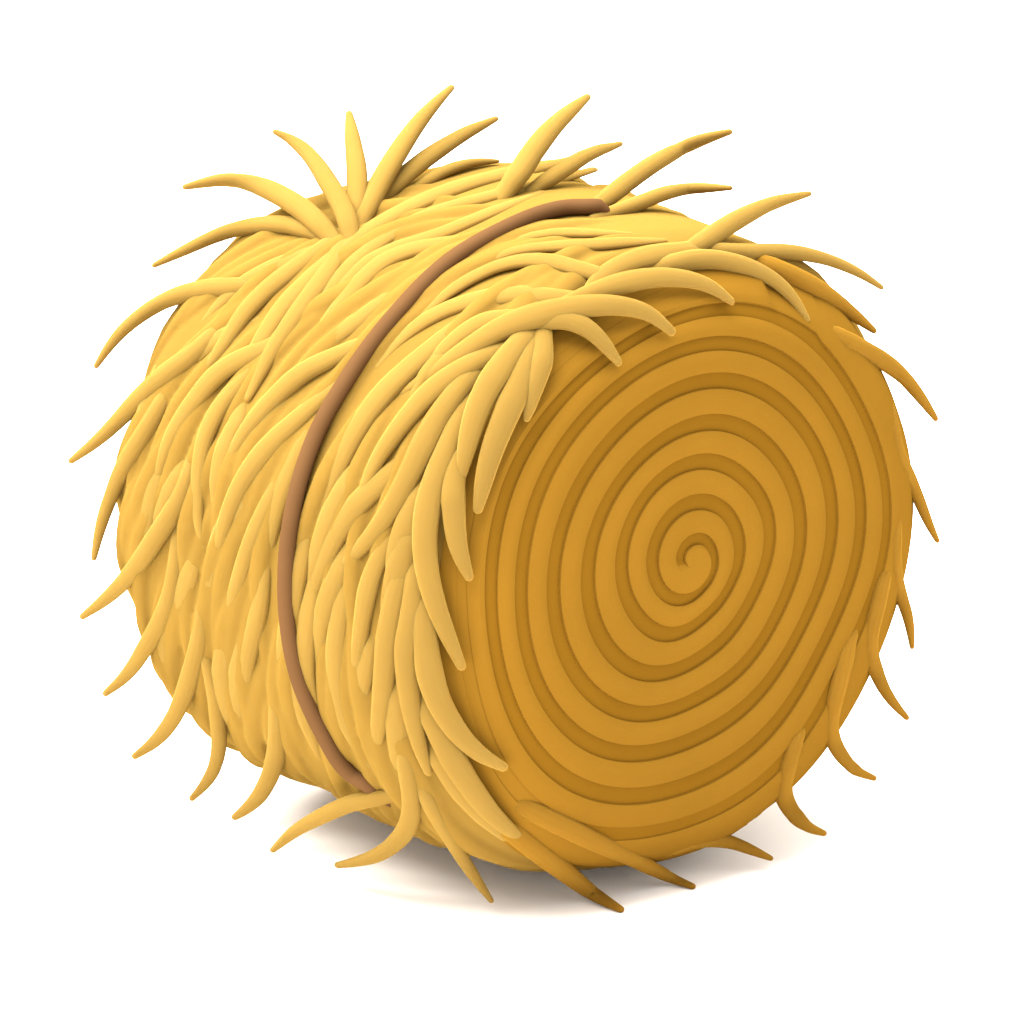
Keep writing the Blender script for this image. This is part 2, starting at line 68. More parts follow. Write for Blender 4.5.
 ('b', [(-0.033,-0.737,0.691,0.0150), (-0.088,-0.774,0.654,0.0240), (-0.141,-0.813,0.618,0.0331), (-0.202,-0.851,0.583,0.0358), (-0.263,-0.885,0.544,0.0386), (-0.309,-0.919,0.495,0.0413), (-0.351,-0.947,0.434,0.0388), (-0.388,-0.973,0.371,0.0364), (-0.421,-0.995,0.304,0.0320), (-0.447,-1.010,0.234,0.0257), (-0.470,-1.019,0.159,0.0153)]),
 ('b', [(-0.124,-0.746,0.679,0.0135), (-0.141,-0.795,0.624,0.0216), (-0.160,-0.844,0.569,0.0298), (-0.188,-0.889,0.513,0.0322), (-0.220,-0.929,0.454,0.0346), (-0.241,-0.965,0.388,0.0370), (-0.252,-0.991,0.316,0.0347), (-0.249,-1.010,0.241,0.0324), (-0.239,-1.023,0.166,0.0285), (-0.225,-1.032,0.091,0.0229), (-0.204,-1.031,0.018,0.0136)]),
 ('b', [(0.308,-0.691,0.731,0.0147), (0.260,-0.731,0.698,0.0235), (0.215,-0.774,0.665,0.0324), (0.164,-0.814,0.633,0.0351), (0.109,-0.850,0.598,0.0377), (0.064,-0.886,0.555,0.0404), (0.019,-0.916,0.502,0.0380), (-0.022,-0.945,0.446,0.0356), (-0.061,-0.970,0.387,0.0313), (-0.094,-0.990,0.323,0.0252), (-0.125,-1.005,0.254,0.0150)]),
 ('b', [(0.263,-0.804,0.615,0.0154), (0.226,-0.846,0.563,0.0247), (0.192,-0.890,0.512,0.0340), (0.149,-0.929,0.459,0.0368), (0.099,-0.962,0.403,0.0396), (0.052,-0.992,0.341,0.0424), (0.002,-1.012,0.272,0.0399), (-0.039,-1.027,0.197,0.0374), (-0.075,-1.036,0.118,0.0330), (-0.110,-1.038,0.035,0.0266), (-0.150,-1.033,-0.052,0.0159)]),
 ('b', [(0.178,-0.920,0.437,0.0132), (0.166,-0.948,0.377,0.0212), (0.155,-0.978,0.317,0.0292), (0.137,-1.003,0.255,0.0316), (0.109,-1.021,0.190,0.0340), (0.080,-1.035,0.122,0.0364), (0.042,-1.040,0.049,0.0343), (0.003,-1.040,-0.026,0.0321), (-0.039,-1.034,-0.105,0.0283), (-0.081,-1.023,-0.186,0.0229), (-0.124,-1.005,-0.271,0.0136)]),
 ('b', [(0.111,-0.995,0.206,0.0133), (0.110,-1.006,0.138,0.0213), (0.112,-1.018,0.070,0.0294), (0.111,-1.026,0.000,0.0317), (0.098,-1.027,-0.073,0.0341), (0.068,-1.025,-0.150,0.0366), (0.020,-1.014,-0.232,0.0345), (-0.032,-0.996,-0.319,0.0324), (-0.081,-0.968,-0.408,0.0286), (-0.131,-0.927,-0.502,0.0232), (-0.195,-0.869,-0.602,0.0139)]),
 ('b', [(0.761,-0.494,0.787,0.0144), (0.753,-0.571,0.760,0.0230), (0.739,-0.644,0.733,0.0316), (0.713,-0.707,0.703,0.0341), (0.679,-0.762,0.666,0.0366), (0.652,-0.815,0.622,0.0391), (0.626,-0.859,0.569,0.0367), (0.600,-0.899,0.510,0.0343), (0.573,-0.932,0.448,0.0302), (0.548,-0.959,0.380,0.0243), (0.526,-0.979,0.308,0.0144)]),
 ('b', [(0.684,-0.564,0.787,0.0151), (0.702,-0.642,0.731,0.0242), (0.719,-0.719,0.675,0.0331), (0.721,-0.788,0.617,0.0357), (0.717,-0.846,0.555,0.0383), (0.717,-0.895,0.486,0.0409), (0.705,-0.932,0.411,0.0384), (0.680,-0.963,0.334,0.0359), (0.637,-0.988,0.256,0.0316), (0.572,-1.007,0.178,0.0255), (0.483,-1.018,0.099,0.0152)]),
 ('b', [(0.702,-0.657,0.711,0.0144), (0.735,-0.728,0.638,0.0229), (0.765,-0.796,0.565,0.0315), (0.779,-0.854,0.489,0.0339), (0.784,-0.901,0.408,0.0364), (0.793,-0.938,0.323,0.0388), (0.802,-0.956,0.232,0.0365), (0.820,-0.959,0.141,0.0341), (0.843,-0.947,0.051,0.0300), (0.864,-0.921,-0.040,0.0241), (0.879,-0.885,-0.132,0.0144)]),
 ('b', [(0.760,-0.762,0.559,0.0129), (0.783,-0.793,0.521,0.0206), (0.805,-0.824,0.483,0.0283), (0.820,-0.850,0.444,0.0305), (0.830,-0.871,0.402,0.0327), (0.845,-0.886,0.360,0.0349), (0.855,-0.891,0.315,0.0328), (0.864,-0.893,0.269,0.0306), (0.873,-0.890,0.223,0.0269), (0.882,-0.880,0.177,0.0216), (0.891,-0.865,0.132,0.0129)]),
 ('b', [(0.720,-0.406,0.855,0.0152), (0.747,-0.476,0.822,0.0243), (0.775,-0.545,0.789,0.0333), (0.793,-0.607,0.755,0.0358), (0.804,-0.662,0.718,0.0384), (0.815,-0.713,0.679,0.0409), (0.819,-0.753,0.634,0.0383), (0.825,-0.787,0.585,0.0358), (0.834,-0.815,0.534,0.0314), (0.841,-0.837,0.481,0.0252), (0.844,-0.852,0.426,0.0150)]),
 ('b', [(0.704,-0.416,0.856,0.0145), (0.752,-0.484,0.811,0.0231), (0.799,-0.551,0.766,0.0317), (0.835,-0.607,0.718,0.0341), (0.859,-0.654,0.667,0.0365), (0.876,-0.699,0.616,0.0389), (0.882,-0.735,0.562,0.0365), (0.886,-0.768,0.507,0.0340), (0.889,-0.795,0.449,0.0299), (0.891,-0.816,0.388,0.0240), (0.889,-0.831,0.326,0.0143)]),
 ('b', [(0.715,-0.454,0.838,0.0116), (0.754,-0.486,0.815,0.0185), (0.795,-0.519,0.793,0.0254), (0.828,-0.544,0.768,0.0273), (0.854,-0.565,0.742,0.0293), (0.873,-0.585,0.715,0.0312), (0.882,-0.603,0.687,0.0293), (0.889,-0.622,0.658,0.0273), (0.894,-0.638,0.629,0.0240), (0.898,-0.651,0.599,0.0193), (0.899,-0.661,0.568,0.0114)]),
 ('b', [(0.679,-0.934,0.310,0.0129), (0.670,-0.956,0.261,0.0206), (0.660,-0.978,0.212,0.0284), (0.645,-0.996,0.161,0.0307), (0.628,-1.011,0.108,0.0330), (0.616,-1.022,0.053,0.0353), (0.600,-1.023,-0.007,0.0332), (0.583,-1.021,-0.067,0.0311), (0.562,-1.016,-0.129,0.0274), (0.536,-1.007,-0.194,0.0221), (0.503,-0.994,-0.261,0.0132)]),
 ('b', [(0.713,-0.931,0.264,0.0150), (0.718,-0.953,0.199,0.0240), (0.723,-0.976,0.135,0.0331), (0.718,-0.993,0.067,0.0358), (0.706,-1.003,-0.004,0.0385), (0.695,-1.008,-0.076,0.0412), (0.676,-1.003,-0.154,0.0387), (0.651,-0.994,-0.233,0.0363), (0.619,-0.981,-0.316,0.0320), (0.572,-0.957,-0.405,0.0259), (0.508,-0.919,-0.502,0.0155)]),
 ('b', [(0.741,-0.918,0.263,0.0143), (0.754,-0.940,0.196,0.0229), (0.768,-0.961,0.129,0.0315), (0.773,-0.974,0.059,0.0340), (0.769,-0.983,-0.015,0.0366), (0.761,-0.990,-0.090,0.0391), (0.752,-0.983,-0.168,0.0368), (0.747,-0.970,-0.247,0.0345), (0.742,-0.951,-0.326,0.0303), (0.736,-0.925,-0.407,0.0244), (0.726,-0.890,-0.489,0.0146)]),
 ('b', [(0.742,-0.936,0.174,0.0150), (0.766,-0.947,0.110,0.0240), (0.792,-0.958,0.047,0.0331), (0.808,-0.963,-0.020,0.0357), (0.817,-0.962,-0.090,0.0384), (0.828,-0.957,-0.160,0.0411), (0.837,-0.938,-0.230,0.0386), (0.854,-0.910,-0.296,0.0362), (0.870,-0.870,-0.358,0.0318), (0.887,-0.817,-0.412,0.0256), (0.903,-0.751,-0.457,0.0153)]),
 ('b', [(0.706,-0.954,-0.168,0.0151), (0.738,-0.944,-0.218,0.0242), (0.773,-0.935,-0.268,0.0334), (0.799,-0.921,-0.321,0.0361), (0.817,-0.900,-0.377,0.0388), (0.834,-0.875,-0.434,0.0415), (0.840,-0.839,-0.494,0.0390), (0.843,-0.797,-0.555,0.0366), (0.841,-0.746,-0.616,0.0322), (0.834,-0.684,-0.675,0.0260), (0.819,-0.610,-0.736,0.0155)]),
 ('b', [(0.720,-0.529,0.795,0.0130), (0.751,-0.479,0.819,0.0208), (0.781,-0.428,0.844,0.0286), (0.800,-0.369,0.866,0.0310), (0.813,-0.303,0.884,0.0333), (0.828,-0.235,0.896,0.0357), (0.839,-0.161,0.900,0.0336), (0.852,-0.088,0.895,0.0315), (0.867,-0.016,0.880,0.0277), (0.884,0.050,0.851,0.0223), (0.900,0.107,0.807,0.0133)]),
 ('b', [(0.637,-0.655,0.741,0.0130), (0.674,-0.627,0.758,0.0207), (0.716,-0.601,0.778,0.0285), (0.749,-0.570,0.796,0.0308), (0.778,-0.535,0.812,0.0331), (0.811,-0.501,0.821,0.0353), (0.842,-0.465,0.817,0.0332), (0.873,-0.432,0.800,0.0310), (0.898,-0.403,0.771,0.0272), (0.919,-0.378,0.734,0.0219), (0.932,-0.351,0.694,0.0130)]),
 ('b', [(0.519,-0.818,0.597,0.0152), (0.583,-0.774,0.649,0.0242), (0.641,-0.729,0.701,0.0333), (0.688,-0.675,0.752,0.0359), (0.728,-0.614,0.795,0.0386), (0.775,-0.549,0.826,0.0412), (0.813,-0.473,0.843,0.0387), (0.850,-0.394,0.851,0.0363), (0.881,-0.308,0.845,0.0319), (0.910,-0.223,0.817,0.0257), (0.933,-0.152,0.758,0.0153)]),
 ('s', [(-0.043,-0.978,0.295,0.0149), (-0.053,-0.990,0.248,0.0261), (-0.060,-1.005,0.201,0.0374), (-0.067,-1.021,0.155,0.0399), (-0.088,-1.027,0.105,0.0425), (-0.110,-1.031,0.054,0.0451), (-0.134,-1.033,0.001,0.0422), (-0.156,-1.031,-0.053,0.0393), (-0.182,-1.025,-0.110,0.0363), (-0.210,-1.014,-0.169,0.0258), (-0.235,-1.004,-0.227,0.0152)]),
 ('s', [(0.300,-0.987,0.241,0.0146), (0.294,-0.998,0.183,0.0256), (0.291,-1.010,0.126,0.0366), (0.288,-1.023,0.068,0.0392), (0.270,-1.026,0.006,0.0417), (0.250,-1.026,-0.058,0.0443), (0.225,-1.021,-0.124,0.0414), (0.198,-1.014,-0.192,0.0386), (0.165,-1.000,-0.263,0.0358), (0.126,-0.979,-0.337,0.0254), (0.086,-0.956,-0.413,0.0150)]),
 ('s', [(0.028,-0.933,0.414,0.0148), (0.024,-0.947,0.380,0.0260), (0.026,-0.965,0.347,0.0371), (0.029,-0.984,0.315,0.0396), (0.021,-0.995,0.280,0.0421), (0.011,-1.005,0.244,0.0447), (-0.001,-1.013,0.207,0.0417), (-0.014,-1.019,0.169,0.0388), (-0.033,-1.022,0.129,0.0359), (-0.055,-1.021,0.088,0.0254), (-0.074,-1.022,0.047,0.0150)]),
 ('s', [(0.203,-0.875,0.520,0.0147), (0.202,-0.902,0.473,0.0257), (0.202,-0.930,0.426,0.0368), (0.203,-0.959,0.380,0.0392), (0.190,-0.978,0.329,0.0417), (0.175,-0.995,0.277,0.0442), (0.161,-1.008,0.223,0.0413), (0.147,-1.017,0.168,0.0384), (0.129,-1.021,0.110,0.0355), (0.108,-1.021,0.049,0.0252), (0.090,-1.022,-0.011,0.0149)]),
 ('s', [(-0.683,-0.873,0.458,0.0155), (-0.667,-0.892,0.435,0.0271), (-0.649,-0.913,0.412,0.0387), (-0.629,-0.935,0.390,0.0412), (-0.621,-0.948,0.365,0.0438), (-0.615,-0.961,0.339,0.0463), (-0.612,-0.971,0.312,0.0432), (-0.611,-0.980,0.285,0.0402), (-0.616,-0.985,0.256,0.0371), (-0.626,-0.987,0.225,0.0263), (-0.632,-0.991,0.196,0.0155)]),
 ('s', [(-0.334,-0.979,0.286,0.0152), (-0.345,-0.986,0.257,0.0266), (-0.352,-0.998,0.229,0.0380), (-0.355,-1.011,0.202,0.0406), (-0.370,-1.017,0.172,0.0432), (-0.386,-1.022,0.141,0.0458), (-0.405,-1.025,0.109,0.0428), (-0.423,-1.028,0.077,0.0398), (-0.447,-1.026,0.043,0.0368), (-0.474,-1.022,0.007,0.0261), (-0.497,-1.021,-0.027,0.0154)]),
 ('s', [(0.356,-1.007,0.105,0.0146), (0.347,-1.010,0.044,0.0256), (0.339,-1.015,-0.015,0.0366), (0.329,-1.021,-0.075,0.0392), (0.308,-1.018,-0.140,0.0417), (0.289,-1.011,-0.205,0.0443), (0.277,-1.000,-0.270,0.0415), (0.273,-0.985,-0.334,0.0386), (0.273,-0.964,-0.396,0.0357), (0.276,-0.938,-0.456,0.0253), (0.283,-0.912,-0.514,0.0149)]),
 ('s', [(0.519,-0.986,0.209,0.0144), (0.503,-0.993,0.169,0.0253), (0.491,-1.003,0.131,0.0362), (0.480,-1.015,0.093,0.0387), (0.458,-1.019,0.051,0.0412), (0.435,-1.021,0.009,0.0437), (0.413,-1.022,-0.035,0.0409), (0.393,-1.020,-0.079,0.0381), (0.373,-1.014,-0.126,0.0352), (0.352,-1.005,-0.174,0.0250), (0.336,-0.998,-0.221,0.0147)]),
 ('s', [(0.698,-0.964,-0.146,0.0144), (0.696,-0.964,-0.184,0.0253), (0.696,-0.966,-0.221,0.0361), (0.695,-0.969,-0.258,0.0386), (0.684,-0.963,-0.300,0.0411), (0.671,-0.956,-0.342,0.0436), (0.656,-0.946,-0.385,0.0407), (0.642,-0.933,-0.429,0.0379), (0.626,-0.916,-0.474,0.0351), (0.606,-0.895,-0.522,0.0249), (0.586,-0.872,-0.569,0.0147)]),
 ('s', [(0.721,-0.908,-0.376,0.0145), (0.742,-0.895,-0.405,0.0254), (0.764,-0.884,-0.434,0.0363), (0.785,-0.871,-0.464,0.0388), (0.794,-0.850,-0.499,0.0413), (0.800,-0.826,-0.534,0.0438), (0.804,-0.799,-0.571,0.0409), (0.806,-0.769,-0.607,0.0381), (0.802,-0.732,-0.646,0.0352), (0.792,-0.691,-0.688,0.0250), (0.782,-0.648,-0.729,0.0148)]),
 ('s', [(0.727,-0.907,0.339,0.0143), (0.731,-0.925,0.301,0.0250), (0.735,-0.945,0.263,0.0357), (0.738,-0.963,0.226,0.0381), (0.729,-0.974,0.184,0.0406), (0.720,-0.983,0.142,0.0430), (0.709,-0.989,0.099,0.0402), (0.699,-0.994,0.055,0.0373), (0.686,-0.993,0.008,0.0345), (0.671,-0.990,-0.039,0.0245), (0.659,-0.989,-0.086,0.0144)]),
 ('s', [(0.457,-0.919,0.430,0.0145), (0.449,-0.935,0.391,0.0253), (0.445,-0.955,0.354,0.0362), (0.442,-0.976,0.317,0.0387), (0.427,-0.988,0.277,0.0412), (0.411,-0.999,0.236,0.0436), (0.394,-1.008,0.193,0.0408), (0.379,-1.014,0.150,0.0379), (0.361,-1.016,0.104,0.0351), (0.341,-1.015,0.056,0.0249), (0.325,-1.016,0.009,0.0147)]),
 ('s', [(0.738,-0.856,0.441,0.0143), (0.743,-0.880,0.408,0.0250), (0.747,-0.905,0.376,0.0357), (0.749,-0.928,0.344,0.0381), (0.740,-0.944,0.307,0.0405), (0.730,-0.957,0.271,0.0429), (0.719,-0.969,0.233,0.0401), (0.710,-0.978,0.194,0.0372), (0.699,-0.982,0.152,0.0344), (0.686,-0.983,0.109,0.0244), (0.677,-0.986,0.067,0.0144)]),
 ('s', [(-0.143,-0.898,0.482,0.0150), (-0.143,-0.915,0.449,0.0263), (-0.139,-0.935,0.418,0.0375), (-0.133,-0.957,0.388,0.0400), (-0.140,-0.971,0.354,0.0425), (-0.146,-0.984,0.320,0.0451), (-0.150,-0.995,0.286,0.0421), (-0.151,-1.004,0.250,0.0391), (-0.154,-1.009,0.213,0.0361), (-0.157,-1.011,0.175,0.0256), (-0.155,-1.015,0.138,0.0150)]),
 ('s', [(-0.249,-0.386,0.913,0.0153), (-0.222,-0.461,0.882,0.0267), (-0.199,-0.532,0.850,0.0380), (-0.184,-0.598,0.817,0.0405), (-0.186,-0.651,0.780,0.0429), (-0.190,-0.701,0.741,0.0454), (-0.193,-0.747,0.698,0.0423), (-0.193,-0.790,0.652,0.0393), (-0.194,-0.827,0.603,0.0362), (-0.197,-0.859,0.551,0.0256), (-0.196,-0.891,0.499,0.0151)]),
 ('s', [(0.074,-0.827,0.591,0.0148), (0.060,-0.848,0.562,0.0260), (0.049,-0.872,0.534,0.0371), (0.041,-0.898,0.507,0.0396), (0.020,-0.916,0.477,0.0421), (-0.002,-0.933,0.446,0.0447), (-0.023,-0.948,0.414,0.0417), (-0.042,-0.962,0.380,0.0388), (-0.063,-0.972,0.344,0.0359), (-0.086,-0.980,0.306,0.0254), (-0.104,-0.989,0.268,0.0150)]),
 ('s', [(-0.219,-1.019,0.057,0.0151), (-0.238,-1.020,0.015,0.0265), (-0.253,-1.024,-0.026,0.0379), (-0.266,-1.030,-0.066,0.0406), (-0.293,-1.027,-0.111,0.0432), (-0.321,-1.022,-0.157,0.0459), (-0.352,-1.015,-0.204,0.0429), (-0.384,-1.006,-0.252,0.0400), (-0.420,-0.991,-0.303,0.0370), (-0.462,-0.971,-0.357,0.0263), (-0.503,-0.952,-0.411,0.0156)]),
 ('s', [(0.005,-1.012,-0.145,0.0150), (-0.013,-1.006,-0.188,0.0263), (-0.027,-1.004,-0.231,0.0376), (-0.040,-1.002,-0.272,0.0402), (-0.067,-0.992,-0.319,0.0429), (-0.097,-0.979,-0.368,0.0456), (-0.129,-0.962,-0.418,0.0427), (-0.163,-0.941,-0.470,0.0398), (-0.206,-0.912,-0.525,0.0369), (-0.260,-0.872,-0.587,0.0263), (-0.325,-0.823,-0.653,0.0156)]),
 ('o', [(-0.419,-0.071,0.969,0.0178), (-0.421,-0.037,0.978,0.0202), (-0.423,-0.004,0.988,0.0225), (-0.435,0.037,0.997,0.0235), (-0.446,0.078,1.004,0.0231), (-0.458,0.121,1.009,0.0227), (-0.472,0.167,1.011,0.0214), (-0.486,0.214,1.011,0.0191), (-0.499,0.261,1.008,0.0169), (-0.512,0.308,1.003,0.0131), (-0.526,0.357,0.997,0.0081)]),
 ('s', [(-0.479,-0.974,0.285,0.0168), (-0.480,-0.983,0.246,0.0295), (-0.476,-0.997,0.208,0.0421), (-0.469,-1.012,0.171,0.0449), (-0.477,-1.019,0.130,0.0478), (-0.486,-1.023,0.088,0.0507), (-0.496,-1.026,0.045,0.0474), (-0.506,-1.027,0.002,0.0440), (-0.520,-1.023,-0.043,0.0407), (-0.536,-1.016,-0.090,0.0289), (-0.549,-1.011,-0.136,0.0170)]),
 ('s', [(-0.116,-1.008,-0.172,0.0166), (-0.130,-1.001,-0.215,0.0291), (-0.140,-0.996,-0.258,0.0417), (-0.148,-0.994,-0.300,0.0446), (-0.172,-0.982,-0.347,0.0475), (-0.198,-0.968,-0.396,0.0504), (-0.226,-0.949,-0.446,0.0472), (-0.256,-0.926,-0.497,0.0440), (-0.293,-0.894,-0.552,0.0408), (-0.343,-0.851,-0.612,0.0291), (-0.405,-0.799,-0.678,0.0172)]),
 ('s', [(0.261,-1.011,-0.066,0.0162), (0.257,-1.007,-0.115,0.0284), (0.257,-1.005,-0.162,0.0406), (0.258,-1.007,-0.209,0.0434), (0.245,-0.999,-0.260,0.0462), (0.231,-0.988,-0.313,0.0491), (0.218,-0.975,-0.366,0.0459), (0.207,-0.958,-0.419,0.0427), (0.194,-0.935,-0.472,0.0395), (0.177,-0.906,-0.528,0.0281), (0.160,-0.875,-0.584,0.0166)]),
 ('s', [(-0.399,-1.012,-0.122,0.0169), (-0.415,-1.007,-0.160,0.0296), (-0.426,-1.005,-0.196,0.0423), (-0.434,-1.006,-0.231,0.0452), (-0.456,-0.998,-0.271,0.0482), (-0.480,-0.988,-0.311,0.0511), (-0.503,-0.976,-0.352,0.0478), (-0.526,-0.962,-0.394,0.0446), (-0.554,-0.942,-0.438,0.0412), (-0.590,-0.915,-0.486,0.0293), (-0.634,-0.881,-0.537,0.0173)]),
]
# ---- bale shape: radius 1, axis along +X, front (rolled) end at +X ----
def rad_mod(s, th):
    w = min(max(s / LEN + .5, 0.), 1.)
    b = FB[0]; f = FF[0]
    for k in range(1, NH + 1):
        c = math.cos(k * th); d = math.sin(k * th)
        b += FB[2*k-1] * c + FB[2*k] * d
        f += FF[2*k-1] * c + FF[2*k] * d
    return 1. + b * (1 - w) + f * w
RB = 1 + BUL * (1 - ((LEN - 2 * RIM) / LEN) ** 2)
FLAT = RB - RIM; ARC = RIM * math.pi / 2; SIDE = LEN - 2 * RIM
def meridian(m):
    """arc length from the centre of the front end -> (s, r, ns, nr)"""
    if m < FLAT: return LEN / 2, max(m, 0.), 1., 0.
    m -= FLAT
    if m < ARC:
        a = m / RIM
        return LEN/2 - RIM + RIM*math.cos(a), FLAT + RIM*math.sin(a), math.cos(a), math.sin(a)
    m -= ARC
    if m < SIDE:
        s = LEN/2 - RIM - m
        return s, 1 + BUL * (1 - (2*s/LEN)**2), 0., 1.
    m -= SIDE
    if m < ARC:
        a = m / RIM
        return -LEN/2 + RIM - RIM*math.sin(a), FLAT + RIM*math.cos(a), -math.sin(a), math.cos(a)
    m -= ARC
    return -LEN/2, max(FLAT - m, 0.), -1., 0.
def surf(m, th, h=0.):
    """point on the bale: m along the meridian, th round the axis from the top towards +Y, h off the surface"""
    s, r, ns, nr = meridian(m)
    r = r * rad_mod(s, th)
    s += ns * h; r += nr * h
    return (s, r * math.sin(th), r * math.cos(th))
MTOT = 2 * FLAT + 2 * ARC + SIDE

# ------------------------------------------------------------------ helpers
def world(p): return (p[0] * K, p[1] * K, (p[2] - ZG) * K)
def link(name, verts, faces, mat, parent=None, smooth=True, sharp=0., shaded=None):
    me = bpy.data.meshes.new(name)
    me.from_pydata([world(v) for v in verts], [], faces)
    me.materials.append(mat)
    if shaded:                                                  # faces given a darker colour as painted shade
        me.materials.append(shaded[0])
        for i in shaded[1]: me.polygons[i].material_index = 1
    o = bpy.data.objects.new(name, me); C.objects.link(o)
    if smooth:
        for p in me.polygons: p.use_smooth = True
    if parent: o.parent = parent
    bm = bmesh.new(); bm.from_mesh(me)
    bmesh.ops.remove_doubles(bm, verts=bm.verts, dist=1e-5)
    bmesh.ops.recalc_face_normals(bm, faces=bm.faces)
    if sharp:
        for e in bm.edges:
            if len(e.link_faces) == 2 and e.calc_face_angle(0) > sharp: e.smooth = False
    bm.to_mesh(me); bm.free()
    return o
def lerp(x, xs, ys):
    if x <= xs[0]: return ys[0]
    for i in range(1, len(xs)):
        if x <= xs[i]:
            t = (x - xs[i-1]) / (xs[i] - xs[i-1]); return ys[i-1] + t * (ys[i] - ys[i-1])
    return ys[-1]
def catmull(P, n):
    out = []; N = len(P)
    for i in range(N - 1):
        a = P[max(i-1, 0)]; b = P[i]; c = P[i+1]; d = P[min(i+2, N-1)]
        for k in range(n):
            t = k / n
            out.append(tuple(.5*((2*q) + (-p + r)*t + (2*p - 5*q + 4*r - u)*t*t + (-p + 3*q - 3*r + u)*t**3)
                             for p, q, r, u in zip(a, b, c, d)))
    out.append(tuple(P[-1])); return out
def sub(a, b): return tuple(x - y for x, y in zip(a, b))
def dot(a, b): return sum(x*y for x, y in zip(a, b))
def cross(a, b): return (a[1]*b[2]-a[2]*b[1], a[2]*b[0]-a[0]*b[2], a[0]*b[1]-a[1]*b[0])
def norm(a):
    l = math.sqrt(dot(a, a)) or 1.; return tuple(x / l for x in a)
def out_normal(p):
    r = math.hypot(p[1], p[2]) or 1e-6
    q0 = max(abs(p[0]) - LEN/2 + RIM, 0.); q1 = max(r - FLAT, 0.)
    if q0 + q1 < 1e-6: q1 = 1.
    return norm((math.copysign(q0, p[0]), q1 * p[1] / r, q1 * p[2] / r))
def tube(path, radii, verts, faces, flat=.8, ring=12, cap0=True, cap1=True, closed=False):
    """sweep a slightly flattened round section along path, with rounded tips"""
    n = len(path)
    pts = [(path[i], radii[i], i) for i in range(n)]
    base = len(verts)
    rows = []
    for p, r, i in pts:
        a = path[(i-1) % n if closed else max(i-1, 0)]; b = path[(i+1) % n if closed else min(i+1, n-1)]
        t = norm(sub(b, a)); nn = out_normal(p)
        d = dot(nn, t); nn = norm(tuple(x - d*y for x, y in zip(nn, t))); bb = cross(t, nn)
        rows.append((p, r, t, nn, bb))
    seq = []
    if not closed and cap0:
        p, r, t, nn, bb = rows[0]
        for a in (85, 60, 30): seq.append((tuple(x - y*r*math.sin(math.radians(a)) for x, y in zip(p, t)), r*math.cos(math.radians(a)), nn, bb))
    seq += [(p, r, nn, bb) for p, r, t, nn, bb in rows]
    if not closed and cap1:
        p, r, t, nn, bb = rows[-1]
        for a in (30, 60, 85): seq.append((tuple(x + y*r*math.sin(math.radians(a)) for x, y in zip(p, t)), r*math.cos(math.radians(a)), nn, bb))
    for p, r, nn, bb in seq:
        for k in range(ring):
            a = 2*math.pi*k/ring; c = math.cos(a)*r; s = math.sin(a)*r*flat
            verts.append(tuple(x + c*y + s*z for x, y, z in zip(p, bb, nn)))
    m = len(seq)
    for i in range(m if closed else m - 1):
        j = (i + 1) % m
        for k in range(ring):
            l = (k + 1) % ring
            faces.append((base+i*ring+k, base+i*ring+l, base+j*ring+l, base+j*ring+k))
    if not closed:
        faces.append(tuple(base + k for k in range(ring))[::-1])
        faces.append(tuple(base + (m-1)*ring + k for k in range(ring)))
# ------------------------------------------------------------------ materials
def material(name, col, rough, var=.06, scale=3., bump=.0, bscale=40., sheen=0., spec=.0, per_obj=.0, sss=0.):
    m = bpy.data.materials.new(name); m.use_nodes = True
    nt = m.node_tree; N = nt.nodes; L = nt.links
    bs = N['Principled BSDF']
    bs.inputs['Roughness'].default_value = rough
    bs.inputs['Specular IOR Level'].default_value = spec
    if sss:
        bs.inputs['Subsurface Weight'].default_value = sss
        bs.inputs['Subsurface Radius'].default_value = (1., .55, .2)
        bs.inputs['Subsurface Scale'].default_value = .02
    tc = N.new('ShaderNodeTexCoord'); no = N.new('ShaderNodeTexNoise')
    no.inputs['Scale'].default_value = scale; no.inputs['Detail'].default_value = 4
    L.new(tc.outputs['Object'], no.inputs['Vector'])
    mr = N.new('ShaderNodeMapRange'); mr.inputs['From Min'].default_value = .3; mr.inputs['From Max'].default_value = .7
    mr.inputs['To Min'].default_value = 1 - var; mr.inputs['To Max'].default_value = 1 + var
    L.new(no.outputs['Fac'], mr.inputs['Value'])
    hs = N.new('ShaderNodeHueSaturation'); hs.inputs['Color'].default_value = (*col, 1)
    val = mr.outputs['Result']
    if per_obj:
        oi = N.new('ShaderNodeObjectInfo'); m2 = N.new('ShaderNodeMapRange')
        m2.inputs['To Min'].default_value = 1 - per_obj; m2.inputs['To Max'].default_value = 1 + per_obj
        L.new(oi.outputs['Random'], m2.inputs['Value'])
        mu = N.new('ShaderNodeMath'); mu.operation = 'MULTIPLY'
        L.new(val, mu.inputs[0]); L.new(m2.outputs['Result'], mu.inputs[1]); val = mu.outputs[0]
    L.new(val, hs.inputs['Value']); L.new(hs.outputs['Color'], bs.inputs['Base Color'])
    if bump:
        n2 = N.new('ShaderNodeTexNoise'); n2.inputs['Scale'].default_value = bscale; n2.inputs['Detail'].default_value = 3
        L.new(tc.outputs['Object'], n2.inputs['Vector'])
        bp = N.new('ShaderNodeBump'); bp.inputs['Strength'].default_value = bump; bp.inputs['Distance'].default_value = .004
        L.new(n2.outputs['Fac'], bp.inputs['Height']); L.new(bp.outputs['Normal'], bs.inputs['Normal'])
    return m
STRAW = (.159, .0965, .0205)
M_stalk = material('golden_straw', STRAW, .7, .04, 5., .0, per_obj=.03, sss=.5)
M_dark = material('end_stalk_straw', (.145, .0725, .0085), .5, .04, 5., .0, per_obj=.03, sss=.5)  # darker straw, close to the cut end's colour, for stalks along its edge
